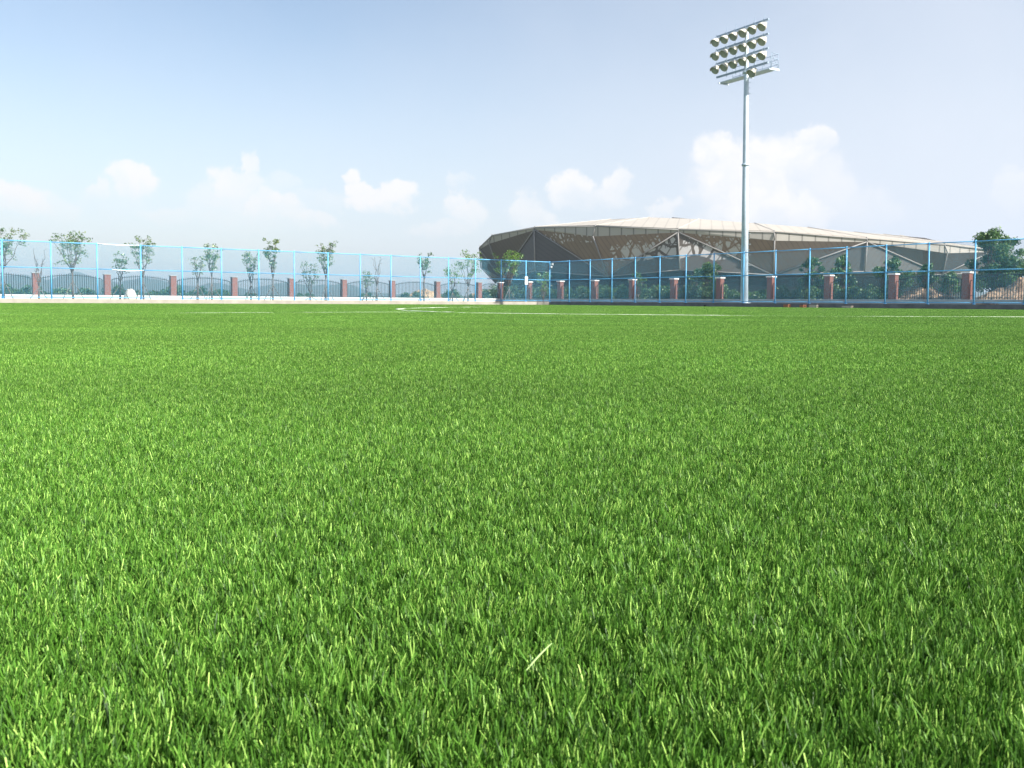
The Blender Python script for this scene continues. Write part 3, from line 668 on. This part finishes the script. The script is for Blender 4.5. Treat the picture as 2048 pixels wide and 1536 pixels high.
# ---------------------------------------------------------------- arena
RR = 83.0
ctr = at(1452, hor(1452), 301.5); ctr.z = 0
def onring(px, py, R):
    d = ray(px, hor(px)); k = Vector((d.x, d.y)).normalized(); c = Vector((ctr.x, ctr.y)); m = k.dot(c); disc = R * R - (c.length_squared - m * m)
    t = m - math.sqrt(max(disc, 0)); Y = k.y * t
    return at(px, py, Y) - ctr
Tf = [(960.5, 494.5), (984, 472), (1070, 456), (1191.6, 452.8), (1356.5, 459.6), (1548.5, 464.6), (1732.8, 477.8), (1887.5, 489.4), (1975, 499), (2016, 510)]
Bf = [(961, 498), (980, 487), (1070, 459.6), (1187, 472.8), (1356.5, 465), (1548.5, 481.3), (1732.8, 484), (1892, 506.5), (1980, 504), (2014, 522)]
Lf = [(964, 536, 80), (1003, 556, 77), (1071.5, 542.5, 82), (1217, 553, 78), (1360, 540, 81), (1546, 550, 78), (1728, 543, 81), (1883, 549.5, 78), (1975, 545, 80), (2005, 552, 77)]
Sf = [(1100, 453), (1171, 446), (1209, 441.9), (1242, 438.8), (1345, 435.8), (1448, 446), (1556, 451.4), (1688, 465.5), (1849, 477), (1905, 484), (1990, 499)]
Tn = [onring(x, y, RR) for x, y in Tf]
a0 = math.atan2(Tn[9].x, -Tn[9].y); a1 = math.atan2(Tn[0].x, -Tn[0].y) + 2 * math.pi
th = [math.atan2(p.x, -p.y) for p in Tn] + [a0 + (a1 - a0) * k / 11 for k in range(1, 11)]
NN = len(th)
def ring(R, z, i): a = th[i % NN]; return Vector((R * math.sin(a), -R * math.cos(a), z))
Tz = [p.z for p in Tn] + [Tn[9].z + (Tn[0].z - Tn[9].z) * k / 11 for k in range(1, 11)]
arena = empty('arena', ctr, label='large faceted arena with cream roof and bronze and grey cladding beyond the right fence', cat='building')
Tn += [ring(RR, Tz[i], i) for i in range(10, NN)]
Bn = [onring(x, y, RR - .3) for x, y in Bf] + [ring(RR - .3, Tz[i] - (.75 if i % 2 == 0 else 2.35), i) for i in range(10, NN)]
Ln = [onring(*q) for q in Lf] + [ring(77.5, 6.6, i) if i % 2 else ring(81, 8.2, i) for i in range(10, NN)]
def inner(i):
    p = ring(54, 0, i) + ctr
    if i > 9: return ring(54, 21, i)
    d = Vector((p.x, p.y)); px = CX + FPX * p.x / p.y
    yy = float(np.interp(px, [q[0] for q in Sf], [q[1] for q in Sf])); w = at(px, yy, p.y); return ring(54, w.z, i)
In = [inner(i) for i in range(NN)]
Bi = [ring(72, 4.6, i) for i in range(NN)]; Gi = [ring(71, .2, i) for i in range(NN)]
roof = MB(); fas = MB(); cen = Vector((0, 0, 0))
for i in range(NN):
    j = (i + 1) % NN
    # crisp two-facet roof bay
    roof.poly([Tn[i], Tn[j], In[j]], .35); roof.poly([Tn[i], In[j], In[i]], .35)
roof.build('roof', M_roof, arena)
for i in range(NN):
    j = (i + 1) % NN
    f = MB(); f.poly([Bn[i], Bn[j], Tn[j], Tn[i]], -.3); f.build('fascia', M_fascia, arena)
    e, o = (i, j) if i % 2 == 0 else (j, i)
    lat = (e == 4)
    f = MB(); f.poly([Bn[e], Bn[o], Ln[o]], .25, n=((Bn[e] + Bn[o] + Ln[o]) / 3 * -1).normalized()); f.build('facade_panel', M_fac_lat if lat else M_fac_lat2 if (e, o) == (2, 3) else (M_fac_up if e in (2, 4, 6) else M_fac_dk), arena)
    f = MB(); f.poly([Bn[e], Ln[o], Ln[e]], .25, n=((Bn[e] + Bn[o] + Ln[o]) / 3 * -1).normalized()); f.build('facade_panel', M_fac_dk if e in (0, 2) else M_fac_lolat if lat else M_fac_lo, arena)
    f = MB(); f.poly([Ln[i], Ln[j], Bi[j], Bi[i]]).poly([Bi[i], Bi[j], Gi[j], Gi[i]]); f.build('base_wall', M_base, arena)
    out = 1.004
    MB().tube([Bn[e] * out, Ln[o] * out], .17, 6).build('rib', M_rib, arena)
    MB().tube([Ln[e] * out, Ln[o] * out], .12, 6).build('rib', M_rib, arena)
    MB().tube([Tn[i] * 1.001, Tn[j] * 1.001], .14, 6).build('gutter', M_rib, arena)
for i in range(NN):
    MB().tube([Bn[i] * 1.004, Ln[i] * 1.004], .19, 6).build('rib', M_rib, arena)
    MB().tube([Tn[i] + Vector((0, 0, .5)), Bn[i] * 1.005], .16, 6).build('finial', M_rib, arena)
# roof ridges and the dark raised edges round the opening
for i in range(NN):
    MB().tube([Tn[i].lerp(In[i], .02) + Vector((0, 0, .3)), In[i] + Vector((0, 0, .4))], .12, 4).build('ridge', M_roof, arena)
def apt(px, py, Y): return at(px, py, Y) - ctr
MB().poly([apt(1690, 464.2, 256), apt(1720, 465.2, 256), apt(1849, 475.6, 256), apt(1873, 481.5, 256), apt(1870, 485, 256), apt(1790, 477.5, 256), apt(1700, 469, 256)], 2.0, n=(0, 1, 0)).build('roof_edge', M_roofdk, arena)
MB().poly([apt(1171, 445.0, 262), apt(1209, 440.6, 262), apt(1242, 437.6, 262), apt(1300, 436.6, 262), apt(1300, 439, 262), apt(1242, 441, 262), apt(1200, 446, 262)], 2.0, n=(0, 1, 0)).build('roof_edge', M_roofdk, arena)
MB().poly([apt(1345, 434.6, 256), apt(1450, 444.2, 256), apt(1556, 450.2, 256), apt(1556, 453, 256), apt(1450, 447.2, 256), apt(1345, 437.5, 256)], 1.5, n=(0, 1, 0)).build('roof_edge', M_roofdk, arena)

# ---------------------------------------------------------------- floodlight mast
Yp = yR(1488.5, .75); q = at(1488.5, hor(1488.5), Yp); q.z = .25
mast = empty('floodlight_mast', q, label='tall pale steel floodlight mast with nineteen lamps behind the right fence', cat='floodlight')
mast.rotation_euler = (0, R_(-.62), 0)
zt = at(1488, 62, Yp).z - .25
def zz(py): return at(1488, py, Yp).z - .25
pm = MB(); pm.tube([(0, 0, .06), (0, 0, zz(400)), (0, 0, zz(150)), (0, 0, zt)], [.31, .25, .195, .13], 12); pm.tube([(0, 0, 0), (0, 0, .08)], .5, 12)
pm.build('pole', M_steel, mast)
for zf in (zz(145), zz(330)): MB().tube([(0, 0, zf - .08), (0, 0, zf + .08)], .31, 12).build('flange', M_steel, mast)
pg = MB(); k = 0
zc = 2.6
while zc < zz(160):
    r0 = .30 - .10 * zc / zt; sgn = 1 if k % 2 else -.2
    dirp = (V * .95 + U * -.3 * sgn).normalized(); pg.tube([dirp * (r0 - .03) + Vector((0, 0, zc)), dirp * (r0 + .20) + Vector((0, 0, zc))], .014, 5); zc += .42; k += 1
pg.build('climbing_pegs', M_steel, mast)
nF = Vector((U.x * 1, U.y * 1, 0))            # towards the pitch
bar_dir = (Matrix.Rotation(R_(-5), 3, 'Z') @ V).normalized()
rows = [zz(53), zz(81.5), zz(109.5)]
HL = 2.72; BC = bar_dir * -.5
def lampbody(parent, pos):
    l = bpy.data.objects.new('lamp', None); COL.objects.link(l); l.parent = parent
    return l
# one lamp: reflector bell with front glass and rear housing, axis pointing down towards the pitch
axis = (nF * .78 + Vector((0, 0, -.62))).normalized()
def frame(axis):
    x = axis.cross(Vector((0, 0, 1))).normalized(); y = x.cross(axis); return x, y
prof = [(-.32, .08), (-.28, .11), (-.15, .13), (-.09, .18), (.05, .26), (.2, .30), (.26, .31)]
lm = MB(); lm.tube([axis * s for s, r in prof], [r for s, r in prof], 14, cap=True); LAMP = lm.mesh('reflector', M_lamp)
vis = MB(); xx, yy = frame(axis)
for k in range(9):
    a0 = math.pi * (.05 + .9 * k / 9); a1 = math.pi * (.05 + .9 * (k + 1) / 9)
    def e(a, s, r): return axis * s + (xx * math.cos(a) + yy * math.sin(a)) * r
    vis.poly([e(a0, .25, .32), e(a1, .25, .32), e(a1, .38 , .33), e(a0, .38, .33)], .012)
VIS = vis.mesh('visor', M_lamp)
GL = MB().tube([axis * .262, axis * .275], .295, 14).mesh('lamp_glass', M_glass)
BR = MB().tube([(0, 0, .42), -axis * .05 + xx * .34], .018, 5).tube([(0, 0, .42), -axis * .05 - xx * .34], .018, 5).mesh('bracket', M_steel_d)
def add_lamp(pos):
    a = link('lamp', LAMP, None, mast); a.location = pos; a.scale = (1.14, 1.14, 1.14)
    for nm, m in (('visor', VIS), ('lamp_glass', GL), ('bracket', BR)): link(nm, m, None, a)
for zr in rows:
    MB().box(BC + Vector((0, 0, zr)), (HL * 2, .12, .12), ax=bar_dir).build('crossbar', M_steel_d, mast)
    for k in range(6):
        add_lamp(bar_dir * (-3.0 + k * .99) + nF * .28 + Vector((0, 0, zr - .45)))
MB().box(BC + Vector((0, 0, zz(137.5))), (HL * 2 , .14, .14), ax=bar_dir).build('crossbar', M_steel_d, mast)
add_lamp(bar_dir * .95 + nF * .28 + Vector((0, 0, zz(137.5) - .45)))
up_ = MB()
for s in (-2.2, -1.2, .75, 1.75): up_.tube([bar_dir * s + nF * -.07 + Vector((0, 0, zz(142))), bar_dir * s + nF * -.07 + Vector((0, 0, rows[0] + .55))], .022, 5)
up_.build('upright', M_steel_d, mast)
# maintenance platform behind the bars
pz = zz(148)
pf = MB(); pf.box(nF * -.62 + Vector((0, 0, pz)) + bar_dir * -.3, (HL * 2, .85, .06), ax=bar_dir)
for s in (-HL - .25, -.3, HL - .35): pf.box(nF * -.55 + Vector((0, 0, pz - .09)) + bar_dir * s, (.08, 1.1, .10), ax=bar_dir)
pf.build('platform', M_steel, mast)
rl = MB()
HR = HL - .35
cor = [bar_dir * -HR + nF * -1.05, bar_dir * HR + nF * -1.05, bar_dir * HR + nF * -.2]
for hgt in (1.15, .75, .38):
    for a, b in zip(cor, cor[1:]): rl.tube([a + Vector((0, 0, pz + hgt)), b + Vector((0, 0, pz + hgt))], .026, 5)
for s in [-HR + k * HR * 2 / 6 for k in range(7)]: rl.tube([bar_dir * s + nF * -1.05 + Vector((0, 0, pz)), bar_dir * s + nF * -1.05 + Vector((0, 0, pz + 1.17))], .026, 5)
rl.tube([cor[2] + Vector((0, 0, pz)), cor[2] + Vector((0, 0, pz + 1.15))], .026, 5); rl.tube([cor[1] + Vector((0, 0, pz)), cor[2] + Vector((0, 0, pz + 1.15))], .02, 5)
rl.build('railing', M_steel_d, mast)
MB().tube([(0, 0, zt - .05), (0, 0, zt + 1.0)], .012, 5).build('lightning_rod', M_steel_d, mast)
MB().tube([(0, 0, zt - .05), (0, 0, zt + .12)], .16, 10).build('pole_cap', M_white, mast)

# ---------------------------------------------------------------- small things
def on_line(px, off, side):
    Y = yL(px, off) if side == 'L' else yR(px, off); q = at(px, hor(px), Y); return q, Y
cq = P(0, 0, 0)
cz = .31 + FH - .35
cc = empty('security_camera', cq + Vector((0, 0, cz)), rz=R_(-60), label='white security camera hanging at the top of the fence corner post', cat='camera')
MB().tube([(.04, 0, .05), (.28, 0, .05)], .025, 8).build('bracket', M_white, cc)
MB().box((.38, 0, .06), (.34, .16, .14)).box((.40, 0, .145), (.40, .20, .02)).build('housing', M_white, cc)
MB().tube([(.25, 0, -.1), (.25, 0, -.28)], [.10, .12], 10).tube([(.25, 0, .03), (.25, 0, -.1)], .03, 8).build('dome', M_white, cc)
q = P(3.0, 0, 0); q = q + V * -.02
bx = empty('junction_box', q + V * .075 + Vector((0, 0, 1.65 + .31)), rz=math.atan2(U.y, U.x), label='small white equipment box fixed to the blue post next to the fence corner', cat='box')
MB().box((0, 0, .4), (.34, .05 * 0 + .06, .78)).build('cabinet', M_white, bx); MB().box((0, .035, .4), (.28, .012, .70)).build('cabinet_door', M_steel, bx)
# white cloth strips left on the rails
def cloth(a0, a1, z, sag, label, seed):
    r = random.Random(seed); n = 40; Vv = []
    for i in range(n + 1):
        t = i / n; s = sag * math.sin(math.pi * t) + r.uniform(-.01, .01); w = .02 + .03 * math.sin(math.pi * t) + r.uniform(-.01, .015)
        p = P(a0 + (a1 - a0) * t, 0, z)
        for (o, dz) in ((.045, -s), (.06, -s - w), (.075, -s - w), (.06, -s + .005)): Vv.append(tuple(p + V * o + Vector((0, 0, dz))))
    F = [(i * 4 + k, i * 4 + (k + 1) % 4, i * 4 + 4 + (k + 1) % 4, i * 4 + 4 + k) for i in range(n) for k in range(4)]
    o = link('cloth_strip', np_mesh('cloth_strip', Vv, F, M_white), None); tag(o, label, 'cloth strip')
cloth(42.0, 39.1, .31 + FH - .02, .03, 'white cloth strip tied along the top rail of the left fence', 1)
cloth(41.0, 38.8, .31 + 2.15, .04, 'white cloth strip sagging from the middle rail of the left fence', 2)
# bricks on the turf edge by the right kerb
def block(px, w, h, d, mat, label, rz, hollow=True, cat='brick'):
    Yb = yR(px, -.45); q = at(px, hor(px), Yb); q.z = -.005
    t = empty('loose_brick', q, rz=rz, label=label, cat=cat, group=None)
    m = MB(); tk = h * .22
    m.box((0, 0, tk / 2), (w, d, tk)).box((0, 0, h - tk / 2), (w, d, tk)).box((0, d / 2 - tk / 2, h / 2), (w, tk, h - 2 * tk)).box((0, -d / 2 + tk / 2, h / 2), (w, tk, h - 2 * tk))
    m.build('block_body', mat, t); MB().box((0, 0, h / 2), (w * .86, d - 2 * tk - .002, h - 2 * tk - .002)).build('cavity_shade', M_dark, t)  # dark plug painted for the shade inside the hollow
block(1574, .46, .22, .26, M_brk1, 'orange hollow brick lying by the dark kerb, leftmost of the bricks', R_(-60))
block(1606, .42, .20, .26, M_brk1, 'orange hollow brick between another orange one and a pale block', R_(-70))
block(1627, .60, .21, .24, M_brk2, 'pale block with a dark end beside the second orange brick', R_(-45))
block(1695, .70, .15, .30, M_brk2, 'low cream slab lying alone, rightmost of the blocks by the kerb', R_(-50))
q = at(1410, hor(1410), yR(1410, -.35)); q.z = 0
o = MB().tube([(0, 0, 0), (0, 0, .05), (.01, 0, .12), (.015, 0, .17)], [.09, .12, .10, .04], 9).build('dark_lump', M_dark); o.location = q; tag(o, 'small black lump on the turf against the dark kerb', 'lump')
# loose straw in the foreground
a = gpt(1052, 1358); b = gpt(1103, 1316); a.z = .004; b.z = .010
dd = (b - a).normalized(); sdv = Vector((-dd.y, dd.x, 0)); m = MB(); n = 10; vv = []
for i in range(n + 1):
    t = i / n; c = a.lerp(b, t) + Vector((0, 0, .0012 * math.sin(math.pi * t) + .003)); w = .0011 * (1 - .5 * abs(2 * t - 1) ** 3)
    for (x_, z_) in ((-w, 0), (0, .0006), (w, 0), (0, -.0004)): vv.append(tuple(c + sdv * x_ + Vector((0, 0, z_)) - a))
F = [(i * 4 + k, i * 4 + (k + 1) % 4, i * 4 + 4 + (k + 1) % 4, i * 4 + 4 + k) for i in range(n) for k in range(4)]
o = link('straw', np_mesh('straw', vv, F, M_straw), None); o.location = a; tag(o, 'single pale straw lying slanted on the turf in the foreground', 'straw')

# ---------------------------------------------------------------- haze
HZ = 0.00027
m, t, out = mat_new('haze'); pv = N(t, 'ShaderNodeVolumePrincipled'); pv.inputs['Color'].default_value = (.74, .87, 1.0, 1); pv.inputs['Density'].default_value = HZ; pv.inputs['Anisotropy'].default_value = .2
t.links.new(pv.outputs[0], out.inputs['Volume'])
hz_o = MB().box((0, 0, 70), (11500, 11500, 146)).build('haze', m); tag(hz_o, 'thin pale blue air between the pitch and the far hills', 'haze', kind='stuff')
